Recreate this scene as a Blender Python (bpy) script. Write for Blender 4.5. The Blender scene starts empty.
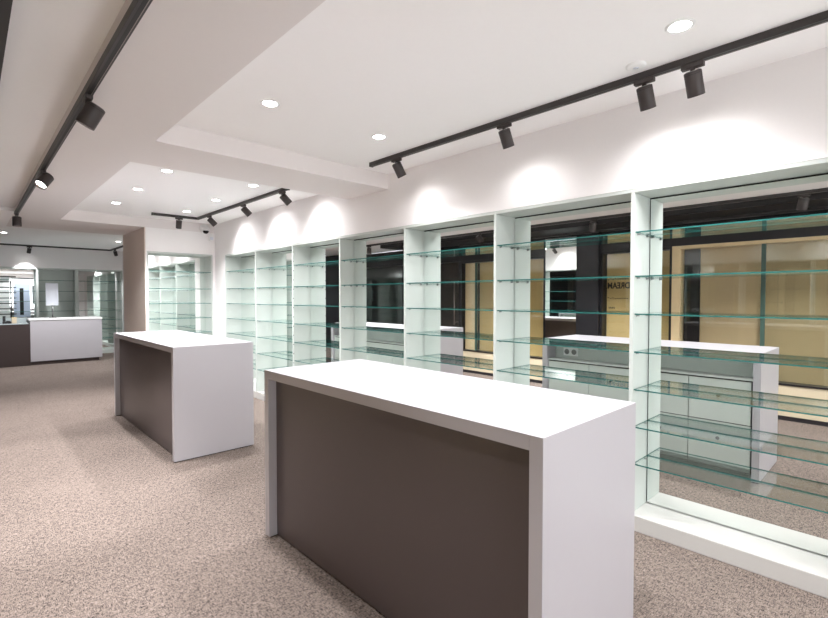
import bpy, bmesh, math, random
from mathutils import Vector, Matrix
random.seed(7)
scene = bpy.context.scene
COL = scene.collection
R = math.radians

# ------------------------------------------------------------------ materials
def lin(c):
    return tuple(((v/255)/12.92 if v/255 <= .04045 else ((v/255+.055)/1.055)**2.4) for v in c)

def pmat(name, rgb, rough=.5, metal=0.0, spec=.5, noise=0.0, nscale=30, bump=0.0):
    m = bpy.data.materials.new(name); m.use_nodes = True
    nt = m.node_tree; b = nt.nodes['Principled BSDF']
    c = lin(rgb)
    b.inputs['Base Color'].default_value = (*c, 1)
    b.inputs['Roughness'].default_value = rough
    b.inputs['Metallic'].default_value = metal
    b.inputs['Specular IOR Level'].default_value = spec
    if noise or bump:
        tc = nt.nodes.new('ShaderNodeTexCoord'); n = nt.nodes.new('ShaderNodeTexNoise')
        n.inputs['Scale'].default_value = nscale; n.inputs['Detail'].default_value = 4
        nt.links.new(tc.outputs['Object'], n.inputs['Vector'])
        if noise:
            mx = nt.nodes.new('ShaderNodeMix'); mx.data_type = 'RGBA'
            mx.inputs['A'].default_value = (*[v*(1-noise) for v in c], 1)
            mx.inputs['B'].default_value = (*[min(1, v*(1+noise)) for v in c], 1)
            nt.links.new(n.outputs['Fac'], mx.inputs['Factor'])
            nt.links.new(mx.outputs['Result'], b.inputs['Base Color'])
        if bump:
            bp = nt.nodes.new('ShaderNodeBump'); bp.inputs['Strength'].default_value = bump
            bp.inputs['Distance'].default_value = .002
            nt.links.new(n.outputs['Fac'], bp.inputs['Height']); nt.links.new(bp.outputs['Normal'], b.inputs['Normal'])
    return m

def emit(name, rgb, s):
    m = bpy.data.materials.new(name); m.use_nodes = True
    nt = m.node_tree; b = nt.nodes['Principled BSDF']
    b.inputs['Base Color'].default_value = (.8, .8, .8, 1)
    b.inputs['Emission Color'].default_value = (*rgb, 1); b.inputs['Emission Strength'].default_value = s
    return m

def glassmat(name, tint, ior=1.5, rough=0.0):
    m = bpy.data.materials.new(name); m.use_nodes = True
    nt = m.node_tree; nt.nodes.clear()
    o = nt.nodes.new('ShaderNodeOutputMaterial'); mx = nt.nodes.new('ShaderNodeMixShader')
    t = nt.nodes.new('ShaderNodeBsdfTransparent'); t.inputs['Color'].default_value = (*tint, 1)
    g = nt.nodes.new('ShaderNodeBsdfGlossy'); g.inputs['Roughness'].default_value = rough
    g.inputs['Color'].default_value = (.93, .98, .97, 1)
    f = nt.nodes.new('ShaderNodeFresnel'); f.inputs['IOR'].default_value = ior
    ge = nt.nodes.new('ShaderNodeNewGeometry'); mr = nt.nodes.new('ShaderNodeMapRange')
    mr.inputs['To Min'].default_value = ior; mr.inputs['To Max'].default_value = 1/ior      # same reflectance entering and leaving the sheet
    nt.links.new(ge.outputs['Backfacing'], mr.inputs['Value']); nt.links.new(mr.outputs[0], f.inputs['IOR'])
    nt.links.new(f.outputs[0], mx.inputs[0]); nt.links.new(t.outputs[0], mx.inputs[1]); nt.links.new(g.outputs[0], mx.inputs[2])
    nt.links.new(mx.outputs[0], o.inputs[0])
    return m

def mirrormat(name, tint):
    m = bpy.data.materials.new(name); m.use_nodes = True
    nt = m.node_tree; b = nt.nodes['Principled BSDF']
    b.inputs['Base Color'].default_value = (*tint, 1); b.inputs['Metallic'].default_value = 1
    b.inputs['Roughness'].default_value = 0.0
    return m

def carpetmat():
    m = bpy.data.materials.new('carpet'); m.use_nodes = True
    nt = m.node_tree; b = nt.nodes['Principled BSDF']; L = nt.links.new
    b.inputs['Roughness'].default_value = .95; b.inputs['Specular IOR Level'].default_value = .1
    tc = nt.nodes.new('ShaderNodeTexCoord')
    def noise(scale, sx, sy, det=3):
        mp = nt.nodes.new('ShaderNodeMapping'); mp.inputs['Scale'].default_value = (sx, sy, 1)
        n = nt.nodes.new('ShaderNodeTexNoise'); n.inputs['Scale'].default_value = scale; n.inputs['Detail'].default_value = det
        n.inputs['Roughness'].default_value = .65
        L(tc.outputs['Object'], mp.inputs['Vector']); L(mp.outputs[0], n.inputs['Vector']); return n
    n1 = noise(44, 1, 5.2, 1); n2 = noise(44, 5.2, 1, 1); n3 = noise(170, 1, 1, 2); n4 = noise(1.3, 1, 1, 2)
    def math_(op, a, b_):
        k = nt.nodes.new('ShaderNodeMath'); k.operation = op
        for i, v in enumerate((a, b_)):
            if isinstance(v, (int, float)): k.inputs[i].default_value = v
            else: L(v, k.inputs[i])
        return k.outputs[0]
    n5 = noise(24, 1, 4, 2); n6 = noise(24, 4, 1, 2)
    mn = math_('MINIMUM', n1.outputs['Fac'], n2.outputs['Fac']); mw = math_('MINIMUM', n5.outputs['Fac'], n6.outputs['Fac'])
    s = math_('ADD', math_('MULTIPLY', mn, .55), math_('MULTIPLY', mw, .30))
    s = math_('ADD', s, math_('MULTIPLY', n3.outputs['Fac'], .15))
    s = math_('ADD', s, math_('MULTIPLY', math_('SUBTRACT', n4.outputs['Fac'], .5), .05))
    cr = nt.nodes.new('ShaderNodeValToRGB')
    cr.color_ramp.elements[0].position = .33; cr.color_ramp.elements[0].color = (*lin((36, 33, 31)), 1)
    cr.color_ramp.elements[1].position = .58; cr.color_ramp.elements[1].color = (*lin((154, 140, 132)), 1)
    e = cr.color_ramp.elements.new(.40); e.color = (*lin((84, 76, 72)), 1)
    e = cr.color_ramp.elements.new(.47); e.color = (*lin((122, 109, 102)), 1)
    L(s, cr.inputs[0]); L(cr.outputs[0], b.inputs['Base Color'])
    bp = nt.nodes.new('ShaderNodeBump'); bp.inputs['Strength'].default_value = .35; bp.inputs['Distance'].default_value = .004
    L(s, bp.inputs['Height']); L(bp.outputs[0], b.inputs['Normal'])
    return m

M = dict(
    wall=pmat('wall_paint', (243, 240, 240), .75, noise=.012, nscale=60),
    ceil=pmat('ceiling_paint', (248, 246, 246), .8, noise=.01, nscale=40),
    soffit=pmat('soffit_paint', (231, 225, 224), .8, noise=.01, nscale=40),  # ceiling white toned down: shade on soffit and beam put into the colour
    white=pmat('white_lacquer', (178, 174, 179), .35, noise=.006, nscale=20),
    cab=pmat('white_melamine', (198, 203, 199), .45, noise=.006, nscale=20),
    base=pmat('white_laminate', (194, 191, 188), .4, noise=.006, nscale=20),
    clad=pmat('beige_cladding', (232, 217, 206), .6, noise=.03, nscale=9),
    joint=pmat('glazing_seal', (62, 84, 76), .4),
    brown=pmat('brown_satin_panel', (80, 70, 70), .33, noise=.05, nscale=3),
    dark=pmat('dark_brown_panel', (58, 46, 45), .4, noise=.05, nscale=4),
    black=pmat('black_paint', (30, 28, 32), .35, noise=.06, nscale=8),
    blackc=pmat('black_ceiling_paint', (30, 28, 30), .5, noise=.06, nscale=8),
    track=pmat('black_track', (54, 50, 50), .45, noise=.04, nscale=20),
    slot=pmat('track_slot', (20, 19, 20), .5),
    copper=pmat('track_conductor', (150, 140, 135), .3, metal=.8),
    head=pmat('charcoal_spot_housing', (60, 53, 52), .5, noise=.05, nscale=40),
    trim=pmat('white_plastic', (240, 240, 240), .4),
    lens=emit('lamp_lens', (1, .96, .93), 12.0),
    lens_s=emit('spot_lens', (1, .97, .93), 14.0),
    steel=pmat('brushed_steel', (150, 150, 150), .3, metal=1.0),
    knob=pmat('dark_metal_knob', (70, 66, 62), .35, metal=.8),
    gap=pmat('dark_gap', (26, 28, 27), .7),
    wood=pmat('wood_lining', (214, 190, 150), .5, noise=.08, nscale=12),
    board=pmat('beige_board', (200, 184, 158), .6, noise=.05, nscale=6),
    paper=pmat('kraft_paper', (188, 162, 110), .8, noise=.08, nscale=5),
    tan=pmat('tan_backing', (186, 164, 130), .8, noise=.06, nscale=3),
    ink=pmat('marker_ink', (28, 26, 26), .7),
    edge=pmat('glass_edge', (44, 104, 100), .15, spec=.8),
    glass=glassmat('clear_glass', (.975, .992, .985), 1.5),
    pane=glassmat('window_glass', (.965, .97, .96), 1.5),
    mirror=mirrormat('mirror_glass', (.895, .925, .91)),
    carpet=carpetmat(),
    dome=pmat('smoked_dome', (22, 22, 24), .1),
    screen=pmat('pale_screen_back', (225, 228, 238), .4),
    counterlight=pmat('glass_counter_top', (170, 180, 182), .15),
    bluew=pmat('pale_blue_card', (196, 206, 228), .6),
)

# ------------------------------------------------------------------ mesh helpers
class MB:
    def __init__(s): s.bm = bmesh.new(); s.mats = []
    def mi(s, m):
        if m not in s.mats: s.mats.append(m)
        return s.mats.index(m)
    def box(s, a, b, m, bev=0.0, edge=None):
        a = Vector(a); b = Vector(b); c = (a+b)/2; d = Vector([abs(v) for v in (b-a)])
        t = bmesh.new(); bmesh.ops.create_cube(t, size=1)
        bmesh.ops.scale(t, vec=d, verts=t.verts)
        if bev: bmesh.ops.bevel(t, geom=t.edges[:], offset=bev, segments=2, affect='EDGES', profile=.6)
        bmesh.ops.translate(t, vec=c, verts=t.verts)
        i = s.mi(m); j = s.mi(edge) if edge else i
        for f in t.faces: f.material_index = i if (not edge or abs(f.normal.z) > .5) else j
        s._merge(t)
    def _merge(s, t):
        me = bpy.data.meshes.new('tmp'); t.to_mesh(me); t.free(); s.bm.from_mesh(me); bpy.data.meshes.remove(me)
    def cyl(s, p0, p1, r0, m, r1=None, seg=24, cap=True, smooth=True):
        p0 = Vector(p0); p1 = Vector(p1); d = p1-p0; r1 = r0 if r1 is None else r1
        t = bmesh.new(); bmesh.ops.create_cone(t, cap_ends=cap, segments=seg, radius1=r0, radius2=r1, depth=d.length)
        q = Vector((0, 0, 1)).rotation_difference(d.normalized()).to_matrix().to_4x4()
        bmesh.ops.transform(t, matrix=Matrix.Translation((p0+p1)/2) @ q, verts=t.verts)
        i = s.mi(m)
        for f in t.faces:
            f.material_index = i
            f.smooth = smooth and len(f.verts) == 4
        s._merge(t)
    def lathe(s, pts, m, mat=None, seg=32):
        """profile (r, z) turned about z, then moved by mat"""
        t = bmesh.new(); rings = []
        for r, z in pts:
            rings.append([t.verts.new((r*math.cos(2*math.pi*k/seg), r*math.sin(2*math.pi*k/seg), z)) for k in range(seg)] if r > 1e-6 else [t.verts.new((0, 0, z))])
        for A, B in zip(rings, rings[1:]):
            for k in range(seg):
                q = [A[k % len(A)], A[(k+1) % len(A)], B[(k+1) % len(B)], B[k % len(B)]]
                u = []
                for v in q:
                    if v not in u: u.append(v)
                if len(u) > 2: f = t.faces.new(u); f.smooth = True
        bmesh.ops.recalc_face_normals(t, faces=t.faces)
        if mat is not None: bmesh.ops.transform(t, matrix=mat, verts=t.verts)
        i = s.mi(m)
        for f in t.faces: f.material_index = i
        s._merge(t)
    def build(s, name, parent=None, origin=None, kind=None):
        if origin is None: origin = Vector((0, 0, 0))
        origin = Vector(origin)
        if parent is not None: pass
        bmesh.ops.translate(s.bm, vec=-origin, verts=s.bm.verts)
        me = bpy.data.meshes.new(name); s.bm.to_mesh(me); s.bm.free()
        for m in s.mats: me.materials.append(m)
        o = bpy.data.objects.new(name, me); COL.objects.link(o); o.location = origin
        if parent is not None: o.parent = parent
        if kind: o['kind'] = kind
        return o

def tag(o, label, cat, group=None):
    o['label'] = label; o['category'] = cat
    if group: o['group'] = group
    return o
def thing(name, label, cat, loc=(0, 0, 0), group=None, rz=0):
    o = bpy.data.objects.new(name, None); COL.objects.link(o); o.location = loc; o.rotation_euler = (0, 0, rz)
    o.empty_display_size = .1
    return tag(o, label, cat, group)
def bx(name, a, b, m, parent=None, bev=0.0, kind=None, edge=None):
    k = MB(); k.box(a, b, m, bev, edge); return k.build(name, parent, kind=kind)
def struct(name, boxes, m, parent=None):
    k = MB()
    for a, b in boxes: k.box(a, b, m)
    return k.build(name, parent, kind='structure' if parent is None else None)

# ------------------------------------------------------------------ key dimensions (metres; x to the glass wall, y along it)
W = 2.97          # face of right wall
MX = 3.21         # mirror plane in the niches
S = -.52          # shopfront plane
ZL, ZC = 2.487, 2.63   # soffit and coffer heights
YE = 7.87         # end wall
YB = 9.2          # back of the end block
YF = 14.2         # far wall of the far room
YN = -2.6         # wall behind
HT = 2.087        # top of niche opening

# ------------------------------------------------------------------ the setting
struct('floor', [((-1.6, YN-.2, -.1), (3.7, YF+.7, 0))], M['carpet'])
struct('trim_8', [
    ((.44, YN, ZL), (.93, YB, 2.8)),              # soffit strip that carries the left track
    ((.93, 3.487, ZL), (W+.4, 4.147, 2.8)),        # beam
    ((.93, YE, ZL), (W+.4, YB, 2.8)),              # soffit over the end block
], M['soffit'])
struct('ceiling', [
    ((.93, YN, ZC), (W+.4, 3.487, 2.8)),           # coffers
    ((.93, 4.147, ZC), (W+.4, YE, 2.8)),
    ((.13, YN, 2.53), (.44, 7.5, 2.8)),            # raised strip along the shopfront
    ((S-.4, 7.5, ZL), (.44, YB, 2.8)),
    ((S-.9, YB, ZC), (W+.7, YF+.7, 2.8)),          # far room
], M['ceil'])
struct('trim_1', [((S-.4, YN, 2.44), (.13, 7.5, 2.8))], M['blackc'])      # dark bulkhead over the shopfront
struct('wall_back', [((S-.9, YN-.2, 0), (S+.1, YN, 2.8)), ((2.85, YN-.2, 0), (3.7, YN, 2.8)), ((S+.1, YN-.2, 2.42), (2.85, YN, 2.8))], M['wall'])
struct('wall_right', [
    ((W, YN, 2.111), (3.6, YE, ZC+.02)),           # above the niches
    ((W, 7.46, 0), (3.6, YE, 2.111)),              # pier in the corner
    ((W, YN, 0), (3.6, .128, 2.111)),
    ((3.32, .128, 0), (3.6, 7.46, 2.111)),
], M['wall'])
struct('wall_end', [
    ((1.95, YE, 2.135), (W+.4, YB, ZL)),
    ((1.95, YE+.30, 0), (W+.4, YB, 2.135)),
    ((1.95, YE, 0), (1.968, YE+.30, 2.135)),
    ((2.93, YE, 0), (W+.4, YE+.30, 2.135)),
], M['wall'])
struct('wall_far', [((S-.9, YF, 2.135), (W+.6, YF+.5, ZC)), ((S-.9, YF+.34, 0), (W+.6, YF+.5, 2.135)),
                    ((2.97, YF, 0), (W+.6, YF+.34, 2.135)), ((S-.9, YF, 0), (-.06, YF+.34, 2.135))], M['wall'])
struct('wall_far_right', [((W, YB, 2.135), (W+.6, YF, ZC)), ((W+.3, YB, 0), (W+.6, YF, 2.135)),
                          ((W, YB, 0), (W+.3, 9.7, 2.135)), ((W, 13.9, 0), (W+.3, YF, 2.135))], M['wall'])
struct('wall_far_left', [((S-.9, YB, 0), (S-.7, YF, ZC))], M['black'])
struct('trim_7', [((1.938, YE+.001, 0), (1.9495, YB-.001, ZL-.0005))], M['clad'])   # thin beige sheet over the side of the end block

# ------------------------------------------------------------------ shopfront (seen in the mirrors)
struct('wall_shopfront', [((S-.30, -1.2, 0), (S-.255, 9.2, 2.44)), ((S-.25, YN, 0), (S, -1.2, 2.44)), ((S-.25, -1.2, 2.13), (S, 9.2, 2.44)),  # first box: black backing added to shut out daylight behind the windows
                          ((S-.9, 9.2-.05, 0), (S, 9.2+.15, ZL))], M['black'])
struct('trim_2', [((S-.12, 3.224, 0), (S+.06, 3.577, 2.44))], M['black'])          # black column
tag_m = bx('column_mirror', (S-.02, 3.60, .05), (S+.02, 4.14, 2.44), M['mirror'])
tag(tag_m, 'tall mirror panel beside the black shopfront column', 'mirror')
struct('trim_3', [((S-.25, 3.577, 0), (S-.02, 4.16, 2.44))], M['black'])
struct('trim_4', [((S-.02, YN, 0), (S+.01, 3.224, .05)), ((S-.02, 4.16, 0), (S+.01, 6.0, .05))], M['black'])   # toe kick
struct('trim_5', [((S-.25, -1.2, .05), (S, 3.224, .41)), ((S-.25, 4.16, .05), (S, 6.0, .41))], M['board'])    # board under the windows
struct('trim_6', [((S-.25, -1.2, .41), (S+.012, 3.224, .43)), ((S-.25, 4.16, .41), (S+.012, 6.0, .43))], M['black'])
def window(n, y0, y1, lining, joints=()):
    k = MB()
    t = .10 if lining else .03
    mm = M['wood'] if lining else M['black']
    for a, b in (((S-.2, y0, .43), (S, y0+t, 2.13)), ((S-.2, y1-t, .43), (S, y1, 2.13)), ((S-.2, y0+t, 2.13-.04), (S, y1-t, 2.13))): k.box(a, b, mm, .003)
    w = k.build('window_%d' % n, kind='structure')
    ys = [y0+t]+list(joints)+[y1-t]
    for a, b in zip(ys, ys[1:]):
        bx('pane', (S-.07, a+.002, .43), (S-.06, b-.002, 2.09), M['pane'], w)
    for j in joints:
        bx('glazing_joint', (S-.075, j-.022, .43), (S-.05, j+.022, 2.09), M['joint'], w)
    return w
window(1, -1.1, 2.23, True, (1.226, -.2))
window(2, 2.23, 3.22, False)
window(3, 4.16, 6.0, False, (5.66,))
pb = bx('backing_board', (S-.20, -1.0, .43), (S-.17, 2.12, 2.09), M['tan']); tag(pb, 'tan backing board filling the wood lined shop window', 'board')
dk = bx('window_blind', (S-.165, 1.93, .43), (S-.15, 2.12, 2.09), M['black']); tag(dk, 'narrow black strip standing at the side of the wood lined shop window', 'panel')  # plain black strip along one side of the window
pp = bx('paper_sheet', (S-.14, 2.27, .43), (S-.135, 3.18, 2.09), M['paper']); tag(pp, 'kraft paper sheet with handwriting taped behind the shop window', 'paper')
pq = bx('paper_sheet', (S-.14, 4.2, .43), (S-.135, 5.63, 2.09), M['paper']); tag(pq, 'plain yellow kraft paper sheet in the window beyond the mirror panel', 'paper')
wd = bx('door_leaf', (S-.14, 5.68, .43), (S-.10, 5.96, 2.09), M['wood']); tag(wd, 'narrow wooden panel at the end of the papered shop windows', 'panel')
# handwriting (reads correctly from inside the shop, reversed in the mirrors)
def text(body, size, y, z, parent, wscale=1.0):
    cu = bpy.data.curves.new('lettering', 'FONT'); cu.body = body; cu.size = size; cu.extrude = .0005; cu.offset = .004
    tmp = bpy.data.objects.new('lettering', cu); COL.objects.link(tmp)
    dg = bpy.context.evaluated_depsgraph_get(); me = bpy.data.meshes.new_from_object(tmp.evaluated_get(dg))
    bpy.data.objects.remove(tmp)
    o = bpy.data.objects.new('lettering', me); COL.objects.link(o); me.materials.append(M['ink'])
    mat = Matrix(((0, 0, 1, S-.134), (wscale, 0, 0, y), (0, 1, 0, z), (0, 0, 0, 1)))
    me.transform(mat); o.parent = parent
    return o
text('DREAM.', .125, 2.835, 1.575, pp, .82)
def stroke(pts, r):
    k = MB()
    for (y0, z0), (y1, z1) in zip(pts, pts[1:]):
        k.cyl((S-.134, y0, z0), (S-.134, y1+(y1-y0)*.04, z1+(z1-z0)*.04), r, M['ink'], seg=8)
    k.build('pen_stroke', pp)
stroke([(2.62, 1.76), (2.68, 1.745), (2.75, 1.72), (2.80, 1.69)], .007)
stroke([(2.79, 1.57), (2.755, 1.60), (2.74, 1.66), (2.76, 1.71), (2.80, 1.72), (2.86, 1.70)], .007)
for i in range(9):
    y0 = 2.86+i*.036; z0 = 1.43+random.uniform(-.006, .006)
    stroke([(y0, z0), (y0+.02, z0+random.uniform(-.01, .012))], .0055)
for i in range(4):
    y0 = 3.06+i*.025; stroke([(y0, 1.27), (y0+.012, 1.295)], .006)
stroke([(2.70, 1.42), (2.75, 1.43), (2.77, 1.37), (2.73, 1.34), (2.76, 1.30), (2.71, 1.28)], .009)
# dark glazed door zone further along
w4 = struct('door_1', [((S-.2, 6.0, 0), (S-.02, 6.06, 2.13)), ((S-.2, 7.5, 0), (S-.02, 7.58, 2.13)), ((S-.2, 9.07, 0), (S-.02, 9.15, 2.13)),
                       ((S-.22, 6.06, 0), (S-.2, 9.07, 2.13))], M['black'])
bx('door_pane', (S-.10, 6.06, .05), (S-.09, 7.5, 2.13), M['pane'], w4)
bx('door_pane', (S-.10, 7.58, .05), (S-.09, 9.07, 2.13), M['pane'], w4)
k = MB(); k.cyl((S+.03, 6.13, .9), (S+.03, 6.13, 1.75), .012, M['copper'], seg=12)
for z in (.95, 1.7): k.cyl((S-.09, 6.13, z), (S+.03, 6.13, z), .008, M['copper'], seg=10)
k.build('door_handle', w4)

# unseen glazed opening added behind the camera to let in fill daylight
w5 = struct('window_4', [((S+.1, YN-.12, 0), (S+.16, YN-.06, 2.42)), ((2.79, YN-.12, 0), (2.85, YN-.06, 2.42)), ((1.1, YN-.12, 0), (1.16, YN-.06, 2.42)),
                         ((S+.16, YN-.12, 2.36), (1.1, YN-.06, 2.42)), ((1.16, YN-.12, 2.36), (2.79, YN-.06, 2.42)),
                         ((S+.16, YN-.12, 0), (1.1, YN-.06, .06)), ((1.16, YN-.12, 0), (2.79, YN-.06, .06))], M['black'])
bx('pane', (S+.161, YN-.095, .061), (1.099, YN-.085, 2.359), M['pane'], w5)
bx('pane', (1.161, YN-.095, .061), (2.789, YN-.085, 2.359), M['pane'], w5)

# ------------------------------------------------------------------ niche wall
SHELF_Z = [1.845, 1.575, 1.342, 1.108, .875, .642, .411]
ORD = ['topmost', 'second from the top', 'third from the top', 'fourth from the top', 'third from the bottom', 'second from the bottom', 'lowest']
PIN_BUDGET = [100]
shelf_me = {}
def glass_shelf(a, b, label, group, th=.008):
    """a,b = plan corners (x0,y0),(x1,y1) and z"""
    (x0, y0, z), (x1, y1, _) = a, b
    k = MB(); c = ((x0+x1)/2, (y0+y1)/2, z)
    k.box((x0, y0, z-th/2), (x1, y1, z+th/2), M['glass'], edge=M['edge'])
    o = k.build('glass_shelf', origin=c)
    return tag(o, label, 'shelf', group)

def pin(p, axis, parent):
    k = MB(); p = Vector(p); d = Vector(axis)
    k.cyl(p, p+d*.018, .0045, M['steel'], seg=10); k.cyl(p+d*.0, p+d*.003, .007, M['steel'], seg=10)
    return k.build('shelf_pin', parent)

DIV = [.128, 1.169, 2.207, 3.244, 4.298, 5.33, 6.378, 7.437]   # near faces of the dividers
DT = .022
unit = thing('display_wall_unit', 'long white built-in wall unit of mirrored niches with glass shelves along the right wall', 'shelving', (W, 3.8, 0))
inv = Matrix.Translation((-W, -3.8, 0))
def U(o):
    o.matrix_parent_inverse = inv; return o
k = MB(); k.box((W, .13, 0), (3.31, 7.459, .098), M['base'], .004); U(k.build('plinth', unit))
k = MB(); k.box((W+.001, .13, HT), (3.31, 7.459, 2.110), M['cab'], .002); U(k.build('top_panel', unit))
k = MB(); k.box((MX+.012, .151, .1), (3.31, 7.437, HT), M['gap']); U(k.build('back_panel', unit))
for y in DIV:
    k = MB(); k.box((W, y, .099), (MX+.011, y+DT, HT-.001), M['cab'], .0015); U(k.build('side_panel', unit))
BAYN = ['first (nearest) niche of the right wall', 'second niche of the right wall', 'third niche of the right wall',
        'shallow fourth niche of the right wall', 'fifth niche of the right wall', 'sixth niche of the right wall', 'right wall niche beside the corner']
pins = []
for i, (y0, y1) in enumerate(zip(DIV, DIV[1:])):
    mx = MX if i != 3 else 3.15
    a, b = y0+DT, y1
    k = MB(); k.box((mx, a+.003, .105), (mx+.006, b-.0075, HT-.011), M['mirror']); U(k.build('mirror', unit))
    if i == 3:
        k = MB(); k.box((mx+.007, a+.001, .1), (MX+.01, b-.001, HT-.001), M['gap']); U(k.build('packing_panel', unit))
    for j, z in enumerate(SHELF_Z):
        glass_shelf((W+.012, a+.003, z), (mx-.004, b-.003, z), 'glass shelf, %s in the %s' % (ORD[j], BAYN[i]), 'glass shelves in the right wall niches')
        for x in (W+.05, mx-.04):
            pins.append(((x, a, z-.009), (0, 1, 0))); pins.append(((x, b, z-.009), (0, -1, 0)))
for p, d in pins[:98]: U(pin(p, d, unit))
k = MB()
for p, d in pins[98:]:
    p = Vector(p); d = Vector(d); k.cyl(p, p+d*.018, .0045, M['steel'], seg=8)
o = U(k.build('shelf_pin', unit)); o['kind'] = 'stuff'
# clip holes drilled in the edge of one divider
k = MB()
for n in range(14): k.cyl((W+.004, 5.329, .5+n*.116), (W+.004, 5.3305, .5+n*.116), .006, M['gap'], seg=8)
o = U(k.build('clip_hole', unit)); o['kind'] = 'stuff'

# niche in the end wall
ne = thing('display_niche', 'white mirrored niche with glass shelves in the end wall beside the corner', 'shelving', (2.45, YE, 0))
inv2 = Matrix.Translation((-2.45, -YE, 0))
def U2(o): o.matrix_parent_inverse = inv2; return o
U2(bx('plinth', (1.969, YE, 0), (2.929, YE+.29, .098), M['cab'], ne, .003))
U2(bx('top_panel', (1.969, YE, 2.112), (2.929, YE+.29, 2.134), M['cab'], ne, .002))
U2(bx('side_panel', (1.969, YE, .099), (1.987, YE+.28, 2.111), M['cab'], ne, .0015))
U2(bx('side_panel', (2.911, YE, .099), (2.929, YE+.28, 2.111), M['cab'], ne, .0015))
U2(bx('back_panel', (1.988, YE+.272, .1), (2.910, YE+.285, 2.11), M['gap'], ne))
U2(bx('mirror', (1.991, YE+.262, .103), (2.907, YE+.27, 2.108), M['mirror'], ne))
for j, z in enumerate(SHELF_Z):
    glass_shelf((1.991, YE+.012, z), (2.907, YE+.258, z), 'glass shelf, %s in the end wall niche behind the second counter' % ORD[j], 'glass shelves in the end wall niche')

# far room: niches in its far wall and its right wall (the latter seen in mirrors)
nf = thing('display_wall_unit', 'far white wall unit of mirrored niches behind the service counter', 'shelving', (1.4, YF, 0))
inv3 = Matrix.Translation((-1.4, -YF, 0))
def U3(o): o.matrix_parent_inverse = inv3; return o
U3(bx('plinth', (-.058, YF, 0), (2.968, YF+.32, .098), M['cab'], nf, .003))
U3(bx('top_panel', (-.058, YF, 2.10), (2.968, YF+.32, 2.134), M['cab'], nf, .002))
U3(bx('back_panel', (-.058, YF+.285, .1), (2.968, YF+.32, 2.099), M['gap'], nf))
FX = [-.058, 1.195, 1.945, 2.946]; FT = [.022, .045, .075, .022]
for x, t in zip(FX, FT): U3(bx('side_panel', (x, YF, .099), (x+t, YF+.284, 2.099), M['cab'], nf, .0015))
FN = ['left niche of the far wall', 'middle niche of the far wall', 'right niche of the far wall']
FZ = [1.84, 1.58, 1.34, 1.10, .86, .62, .38]
for i in range(3):
    a = FX[i]+FT[i]; b = FX[i+1]
    if i != 1: U3(bx('mirror', (a+.003, YF+.274, .103), (b-.003, YF+.283, 2.095), M['mirror'], nf))
    else: U3(bx('white_back', (a+.001, YF+.27, .1), (b-.001, YF+.284, 2.098), M['cab'], nf))
    for j, z in enumerate(FZ):
        glass_shelf((a+.003, YF+.012, z), (b-.003, YF+.262, z), 'clear glass shelf, %s in the %s' % (ORD[j], FN[i]), 'glass shelves in the far wall')
nr = thing('display_wall_unit', 'white niche unit on the far room side wall, half hidden by the end block', 'shelving', (W, 11.8, 0))
inv4 = Matrix.Translation((-W, -11.8, 0))
def U4(o): o.matrix_parent_inverse = inv4; return o
U4(bx('plinth', (W, 9.702, 0), (W+.29, 13.898, .098), M['cab'], nr, .003))
U4(bx('top_panel', (W, 9.702, 2.10), (W+.29, 13.898, 2.134), M['cab'], nr, .002))
RY = [9.702, 10.75, 11.8, 12.84, 13.876]
for y in RY: U4(bx('side_panel', (W, y, .099), (W+.27, y+.022, 2.099), M['cab'], nr, .0015))
RN = ['niche just past the end block', 'niche second past the end block', 'niche third past the end block', 'niche beside the far wall']
for i in range(4):
    a, b = RY[i]+.022, RY[i+1]
    U4(bx('mirror', (W+.25, a+.002, .1), (W+.27, b-.002, 2.098), M['mirror'], nr))
    for j, z in enumerate(FZ):
        glass_shelf((W+.012, a+.003, z), (W+.246, b-.003, z), 'glass shelf, %s in the side-wall %s' % (ORD[j], RN[i]), 'glass shelves in the far room side wall')

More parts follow.
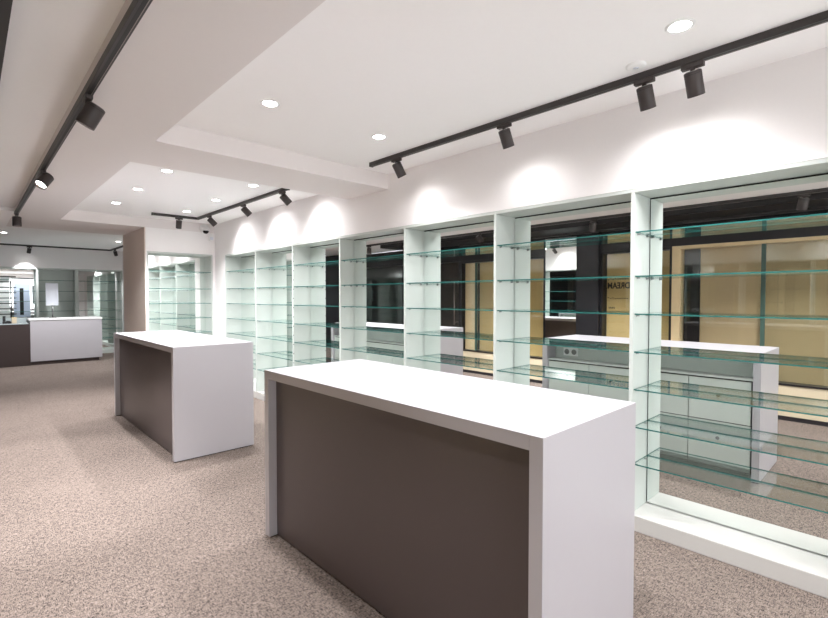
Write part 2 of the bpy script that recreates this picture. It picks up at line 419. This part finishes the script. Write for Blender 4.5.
# ------------------------------------------------------------------ counters
def counter(y0, y1, label, sockets):
    x0, x1, H, T = (1.291 if sockets == 2 else 1.287), 2.010, 1.010, .05
    root = thing('display_counter', label, 'counter', ((x0+x1)/2, (y0+y1)/2, 0))
    im = Matrix.Translation((-(x0+x1)/2, -(y0+y1)/2, 0))
    def P(name, a, b, m, bev=.0015, par=None):
        o = bx(name, a, b, m, par or root, bev)
        if par is None: o.matrix_parent_inverse = im
        return o
    P('countertop', (x0, y0+T+.0003, H-T), (x1, y1-T-.0003, H), M['white'], .0008)
    P('end_panel', (x0, y0, .008), (x1, y0+T, H), M['white'], .0012)
    P('end_panel', (x0, y1-T, .008), (x1, y1, H), M['white'], .0012)
    f = P('front_panel', (x0+.05, y0+T+.001, .012), (x0+.07, y1-T-.001, H-T-.001), M['brown']); f['label'] = 'dark brown satin front panel'
    p = P('plinth', (x0+.075, y0+T+.002, 0), (x1-.05, y1-T-.002, .075), M['dark'])
    for yy in (y0+.006, y1-T+.006): P('foot_strip', (x0+.01, yy, 0), (x1-.01, yy+T-.012, .0078), M['gap'])
    P('cabinet_body', (x0+.08, y0+T+.001, .077), (x1-.055, y1-T-.001, .785), M['gap'])  # body near black: shade of the drawer gaps put into its colour
    P('slot_back', (x1-.20, y0+T+.001, .787), (x1-.18, y1-T-.001, H-T-.001), M['cab'])
    P('slot_floor', (x1-.179, y0+T+.001, .787), (x1-.032, y1-T-.001, .803), M['cab'])
    a, b = y0+T+.014, y1-T-.004
    n = 4; wd_ = (b-a)/n
    for c in range(n):
        for r, (z0, z1) in enumerate(((.09, .425), (.433, .775))):
            ya, yb = a+c*wd_+.003, a+(c+1)*wd_-.003
            d = P('drawer', (x1-.054, ya, z0), (x1-.034, yb, z1), M['cab'])
            kb = MB(); ym = (ya+yb)/2; zk = z1-.13
            kb.lathe([(0, 0), (.006, 0), (.005, .008), (.014, .014), (.014, .019), (0, .021)], M['knob'],
                     Matrix.Translation((x1-.0342, ym, zk)) @ Matrix.Rotation(R(90), 4, 'Y'), 16)
            kb.build('knob', d)
    if sockets:
        for dy in (.10,):
            pl = P('socket_plate', (x1-.1795, y1-T-dy-.16, .83), (x1-.168, y1-T-dy, .915), M['trim'], .002)
            for q in (.04, .12):
                kb = MB(); kb.lathe([(.026, 0), (.028, .003), (.022, .0035), (.019, -.0), (0, 0)], M['steel'], Matrix.Translation((x1-.1678, y1-T-dy-q, .872)) @ Matrix.Rotation(R(90), 4, 'Y'), 20)
                kb.build('socket', pl)
    return root
counter(.776, 2.668, 'large white counter with brown front panel, nearest the camera', 2)
counter(4.385, 6.66, 'white counter with brown front panel behind the nearest one', True)

# far service counter
YC = 12.72
fc = thing('service_counter', 'two-level service counter, dark on the left and white on the right, at the back', 'counter', (1.0, YC+.4, 0))
im5 = Matrix.Translation((-1.0, -YC-.4, 0))
def P5(*a, **k_):
    o = bx(*a, **k_); o.matrix_parent_inverse = im5; return o
P5('dark_cabinet', (-1.0, YC, 0), (.955, YC+.6, .872), M['dark'], fc, .002)
P5('lower_top', (-1.0, YC-.01, .873), (.93, YC+.62, .893), M['counterlight'], fc, .002)
P5('plinth', (.957, YC+.02, 0), (2.17, YC+.55, .075), M['dark'], fc)
P5('white_body', (.957, YC, .077), (2.235, YC+.6, .945), M['white'], fc, .003)
P5('upper_top', (.935, YC-.012, .947), (2.245, YC+.63, .985), M['trim'], fc, .003)
P5('back_riser', (-1.0, YC+.45, .895), (.93, YC+.47, 1.0), M['counterlight'], fc)

# things on the far counter
ds = thing('display_stand', 'pale panel on a slim pole standing on the white end of the far service counter', 'stand', (1.37, YC+.3, .9855))
bx('base_plate', (-.06, -.05, 0), (.06, .05, .012), M['steel'], ds, .002)
k = MB(); k.cyl((0, 0, .0125), (0, 0, .30), .014, M['steel'], seg=16); k.build('pole', ds)
bx('panel', (-.115, -.02, .27), (.105, .006, .76), M['screen'], ds, .004)
tl = thing('telephone', 'small dark desk telephone on the dark end of the far service counter', 'telephone', (.60, YC+.25, .894))
k = MB(); k.box((-.07, -.08, 0), (.07, .08, .035), M['black'], .006); k.build('base', tl)
k = MB(); k.box((-.065, -.03, .035), (-.02, .075, .15), M['black'], .006); k.build('handset', tl)
k = MB(); k.box((-.01, -.05, .0355), (.055, .05, .05), M['gap'], .003); k.build('keypad', tl)
bxh = thing('card_box', 'small cream box beside the telephone on the far service counter', 'box', (.72, YC+.3, .894))
k = MB(); k.box((-.04, -.05, 0), (.04, .05, .10), M['board'], .003); k.build('carton', bxh)
k = MB(); k.box((-.042, -.052, .1005), (.042, .052, .12), M['wood'], .003); k.build('lid', bxh)
# slatted sample boards standing in the left far niche
sp = thing('sample_board', 'white slatted sample board with dark clips standing in the far left niche', 'board', (.55, YF+.262, .87))
for n in range(8):
    z = .06+n*.125
    k = MB(); k.box((-.55, .0015, z), (.18, .0095, z+.10), M['trim'], .002); k.build('slat', sp)
    k = MB(); k.box((-.55, .003, z+.1005), (.30, .008, z+.1245), M['gap']); k.build('slot', sp)
k = MB(); k.box((.19, .0015, .06), (.215, .0095, .95), M['black'], .001); k.build('clip_rail', sp)
k = MB(); k.box((.25, .003, .1), (.55, .0095, .9), M['bluew'], .001); k.build('card', sp)
k = MB(); k.box((.36, .001, .15), (.43, .0025, .78), M['gap'], .001); k.build('dark_swatch', sp)

# ------------------------------------------------------------------ track lighting
def lamp_spot(loc, aim, energy, size, blend, col=(.99, .985, 1), rad=.03):
    li = bpy.data.lights.new('spot_lamp', 'SPOT'); li.energy = energy; li.spot_size = R(size); li.spot_blend = blend
    li.color = col; li.shadow_soft_size = rad
    o = bpy.data.objects.new('spot_lamp', li); COL.objects.link(o); o.location = loc
    o.rotation_euler = Vector(aim).to_track_quat('-Z', 'Y').to_euler()
    return o

def track(name, pts, z, label, parent_caps=True):
    """square-section ceiling track through plan points; top at z"""
    w, h = .036, .034
    o0 = Vector((pts[0][0], pts[0][1], z))
    root = thing('lighting_track', label, 'track', o0)
    im = Matrix.Translation(-o0)
    for (x0, y0), (x1, y1) in zip(pts, pts[1:]):
        dx, dy = abs(x1-x0), abs(y1-y0)
        def seg(nm, wd, z0, z1, m, off=0, bev=0):
            if dy > dx: a, b = (x0+off-wd/2, min(y0, y1), z0), (x0+off+wd/2, max(y0, y1), z1)
            else: a, b = (min(x0, x1)-w/2, y0+off-wd/2, z0), (max(x0, x1)+w/2, y0+off+wd/2, z1)
            o = bx(nm, a, b, m, root, bev); o.matrix_parent_inverse = im
        seg('rail', w, z-h, z, M['track'], 0, .001)
        seg('slot', .014, z-h-.0008, z-h-.0001, M['slot'])
        seg('conductor', .0025, z-h-.0012, z-h-.0002, M['copper'], .0095)
    for (x, y), (u, v) in ((pts[0], pts[1]), (pts[-1], pts[-2])):
        d = Vector((x-u, y-v, 0)).normalized()
        if abs(d.y) > .5: a, b = (x-w/2-.002, y+d.y*.0005, z-h-.003), (x+w/2+.002, y+d.y*.010, z)
        else: a, b = (x+d.x*(w/2+.0005), y-w/2-.002, z-h-.003), (x+d.x*(w/2+.010), y+w/2+.002, z)
        o = bx('end_cap', a, b, M['track'], root, .001); o.matrix_parent_inverse = im
    return root

def head(x, y, z, aim, label, group, along='y', energy=60, size=42, blend=.55, L=.118, rad=.039, lit=True, off=(0, 0, 0), beam=None):
    """z = underside of the track"""
    z -= .0015
    aim = Vector(aim).normalized()
    root = thing('track_spotlight', label, 'spotlight', (x, y, z), group)
    k = MB()
    a = (.016, .05) if along == 'y' else (.05, .016)
    k.box((-a[0], -a[1], -.022), (a[0], a[1], 0), M['head'], .003); k.build('adapter', root)
    k = MB(); k.cyl((0, 0, -.022), (0, 0, -.038), .011, M['head'], seg=16)
    piv = Vector((0, 0, -.042)); k.cyl((0, 0, -.034), piv+Vector(off)+aim*.012, .008, M['head'], seg=12)
    k.build('arm', root)
    # cylindrical housing with a stepped open mouth
    st = piv - aim*.006 + Vector(off)
    q = Vector((0, 0, 1)).rotation_difference(aim).to_matrix().to_4x4()
    k = MB(); m4 = Matrix.Translation(st) @ q
    k.lathe([(0, 0), (rad-.004, 0), (rad, .004), (rad, L-.002), (rad-.002, L), (rad-.005, L), (rad-.005, L-.022), (0, L-.0221)], M['head'], m4, 32)
    hs = k.build('housing', root)
    k = MB(); k.lathe([(0, L-.018), (rad-.012, L-.018), (rad-.007, L-.0205), (0, L-.0208)], M['lens_s'] if lit else M['steel'], m4, 24); k.build('lens', hs)
    k = MB(); k.lathe([(.012, -.0035), (rad-.010, -.0035), (rad-.008, -.0005), (.012, -.0004)], M['steel'], m4, 28); k.build('collar', hs)
    k = MB(); k.lathe([(rad+.0003, .012), (rad+.0006, .0122), (rad+.0006, .014), (rad+.0003, .0142)], M['slot'], m4, 32); k.build('groove', hs)
    if lit:
        p = Vector((x, y, z)) + st + aim*(L+.006)
        lamp_spot(p, beam or aim, energy, size, blend)
    return root

ZT = ZC-.034
track('t', [(2.610, -2.0), (2.610, 3.29)], ZC, 'long black ceiling track near the right wall in the foreground')
RA = (.42, -.05, -.9)
TE = 1.5
head(2.61, 2.96, ZT, (.46, -.14, -.88), 'black spotlight at the far left end of the foreground right track', 'spotlights on the right track', energy=TE, size=150, blend=1.0, beam=(.3, 0, -.95))
head(2.61, 1.878, ZT, RA, 'lone black spotlight midway along the foreground right track', 'spotlights on the right track', energy=TE, size=150, blend=1.0, beam=(.3, 0, -.95))
head(2.61, .985, ZT, (.42, -.04, -.9), 'black spotlight with glowing rim below the ceiling sensor, left of a close pair', 'spotlights on the right track', energy=TE*1.3, size=150, blend=1.0, beam=(.3, 0, -.95))
head(2.61, .757, ZT, (.42, -.04, -.9), 'rightmost black spotlight of the close pair on the foreground right track', 'spotlights on the right track', energy=TE, size=150, blend=1.0, beam=(.3, 0, -.95))
track('t', [(1.93, 7.34), (2.52, 7.34), (2.52, 4.62)], ZC, 'L-shaped black ceiling track in the second ceiling recess')
S2 = 4.6
head(2.26, 7.34, ZT, (.05, .35, -.93), 'small black spotlight facing the end wall on the L-shaped track', 'spotlights on the L-shaped track', 'x', energy=S2, size=60, blend=.6)
head(2.52, 6.87, ZT, (.62, -.25, -.7), 'spotlight next to the dome camera on the L-shaped track', 'spotlights on the L-shaped track', energy=S2, size=125, blend=1.0)
head(2.52, 5.74, ZT, (.66, -.2, -.72), 'middle spotlight on the long arm of the L-shaped track', 'spotlights on the L-shaped track', energy=S2, size=125, blend=1.0)
head(2.52, 4.74, ZT, (.66, -.2, -.72), 'spotlight at the near end of the L-shaped track beside the beam', 'spotlights on the L-shaped track', energy=S2, size=125, blend=1.0)
track('t', [(.458, -2.2), (.458, 7.53)], ZL, 'long black ceiling track running along the left soffit')
ZT2 = ZL-.034
head(.458, 2.86, ZT2, (-.42, .24, -.88), 'large dark spotlight turned away on the left ceiling track', 'spotlights on the left track', energy=56, size=90, blend=.9, L=.115, rad=.044, off=(.035, 0, .0), beam=(-.15, .15, -1))
head(.458, 4.77, ZT2, (-.5, -.42, -.78), 'dark spotlight with bright lens showing, midway on the left ceiling track', 'spotlights on the left track', energy=60, size=70, blend=.45, L=.115, rad=.044, off=(.03, 0, .0), beam=(-.05, -.03, -1))
head(.458, 7.45, ZT2, (0, -.05, -1), 'dark spotlight hanging straight down at the far end of the left ceiling track', 'spotlights on the left track', energy=55, size=96, blend=.8, L=.115, rad=.044)
head(.458, .731, ZT2, (-.3, .2, -.9), 'dark spotlight of the left track seen in the mirror of the nearest niche', 'spotlights on the left track', energy=38, size=95, blend=.9, L=.115, rad=.044, beam=(-.15, .1, -1))
track('t', [(-1.0, 13.86), (2.64, 13.86), (2.64, 9.6)], ZC, 'black ceiling track in the far room above the service counter')
head(1.06, 13.86, ZT, (-.1, .35, -.9), 'small black spotlight above the middle of the far service counter', 'spotlights in the far room', 'x', energy=18, size=70, blend=.6)
head(2.64, 13.35, ZT, (.3, .4, -.85), 'small black spotlight at the bend of the far room track', 'spotlights in the far room', energy=12, size=60, blend=.6)
head(2.64, 11.3, ZT, (.5, .0, -.85), 'black spotlight hidden behind the end block in the far room', 'spotlights in the far room', energy=20, size=60, blend=.6)

# black track spots on the shopfront header
track('t', [(S+.12, -.5), (S+.12, 5.9)], 2.44, 'black track under the dark bulkhead above the shop windows')

# ------------------------------------------------------------------ recessed lights
def downlight(x, y, z, label, energy, size=130, col=(.98, .985, 1)):
    root = thing('recessed_downlight', label, 'downlight', (x, y, z), 'recessed ceiling lights')
    k = MB(); k.lathe([(.043, -.0005), (.043, -.004), (.056, -.0035), (.060, -.0004)], M['trim']); k.build('trim_ring', root)
    k = MB(); k.lathe([(.0425, -.0006), (.0425, -.002), (0, -.0022)], M['lens']); k.build('lens', root)
    lamp_spot((x, y, z-.03), (0, 0, -1), energy, size, .6, col, .05)
DL = 24
downlight(2.276, .712, ZC, 'recessed round ceiling light above the nearest counter, close to the right track', DL)
downlight(1.364, 2.712, ZC, 'recessed round ceiling light in front of the beam, left one of the pair', DL)
downlight(2.227, 2.719, ZC, 'recessed round ceiling light in front of the beam, beside the end of the track', DL)
downlight(1.364, .712, ZC, 'recessed round ceiling light overhead beyond the top of the view', DL)
downlight(1.364, -1.35, ZC, 'recessed round ceiling light behind the viewpoint, on the shopfront side', 14)  # this and the next: fill lamps added out of view for floor bounce
downlight(2.276, -1.35, ZC, 'recessed round ceiling light behind the viewpoint, on the niche side', 14)
for x, nm in ((1.385, 'left row'), (2.226, 'right row')):
    for y, nn in ((4.82, 'nearest'), (5.86, 'middle'), (6.9, 'farthest')):
        downlight(x, y, ZC, 'recessed round ceiling light, %s of the %s in the second ceiling recess' % (nn, nm), DL*1.05)
downlight(.52, 11.5, ZC, 'recessed round ceiling light at the left of the far room', 45)
downlight(2.38, 11.7, ZC, 'recessed round ceiling light beside the end block in the far room', 45)

# ceiling sensor, dome camera, motion sensor
sm = thing('smoke_detector', 'flat round white detector on the ceiling beside the right track', 'detector', (2.50, .985, ZC))
k = MB(); k.lathe([(0, -.012), (.035, -.012), (.046, -.008), (.05, 0)], M['trim']); k.build('cover', sm)
k = MB(); k.lathe([(0, -.0125), (.012, -.0125), (.014, -.0135), (0, -.014)], M['screen']); k.build('indicator', sm)
dc = thing('dome_camera', 'white dome security camera with dark lens on the end wall under the L-shaped track', 'camera', (2.80, YE, 2.55))
k = MB(); k.lathe([(0, 0), (.07, 0), (.07, .02), (.055, .04), (0, .04)], M['trim'], Matrix.Rotation(R(90), 4, 'X')); k.build('mount', dc)
k = MB(); k.lathe([(.0, .0), (.058, .0), (.058, -.03), (.05, -.045), (0, -.045)], M['trim'], Matrix.Translation((0, -.075, -.0))); k.build('housing', dc)
k = MB(); k.lathe([(.045, -.0455), (.044, -.06), (.034, -.08), (.018, -.09), (0, -.093)], M['dome'], Matrix.Translation((0, -.075, 0))); k.build('dome', dc)
ms = thing('motion_sensor', 'small oval white sensor in the wall corner below the dome camera', 'sensor', (2.90, YE, 2.41))
k = MB(); k.box((-.035, -.05, -.055), (.035, 0, .055), M['trim'], .015); k.build('body', ms)
k = MB(); k.box((-.025, -.056, -.04), (.025, -.0505, .005), M['screen'], .002); k.build('lens', ms)

# ------------------------------------------------------------------ camera, world, render look
cam = bpy.data.cameras.new('camera'); co = bpy.data.objects.new('camera', cam); COL.objects.link(co)
co.location = (0, 0, 1.45); co.rotation_euler = (R(90-1.5), 0, R(-43.53))
cam.sensor_width = 36; cam.lens = 470.86/828*36; cam.clip_start = .02
scene.camera = co
w = bpy.data.worlds.new('world'); scene.world = w; w.use_nodes = True
w.node_tree.nodes['Background'].inputs[0].default_value = (.95, .97, 1, 1); w.node_tree.nodes['Background'].inputs[1].default_value = 1.15
scene.view_settings.view_transform = 'Standard'; scene.view_settings.look = 'None'; scene.view_settings.gamma = 1
scene.view_settings.use_curve_mapping = False
scene.view_settings.exposure = 2.24
c = scene.cycles
c.use_denoising = True; c.max_bounces = 14; c.diffuse_bounces = 6; c.glossy_bounces = 8; c.transmission_bounces = 8; c.transparent_max_bounces = 48
c.sample_clamp_indirect = 6.0; c.caustics_reflective = True; c.blur_glossy = .5
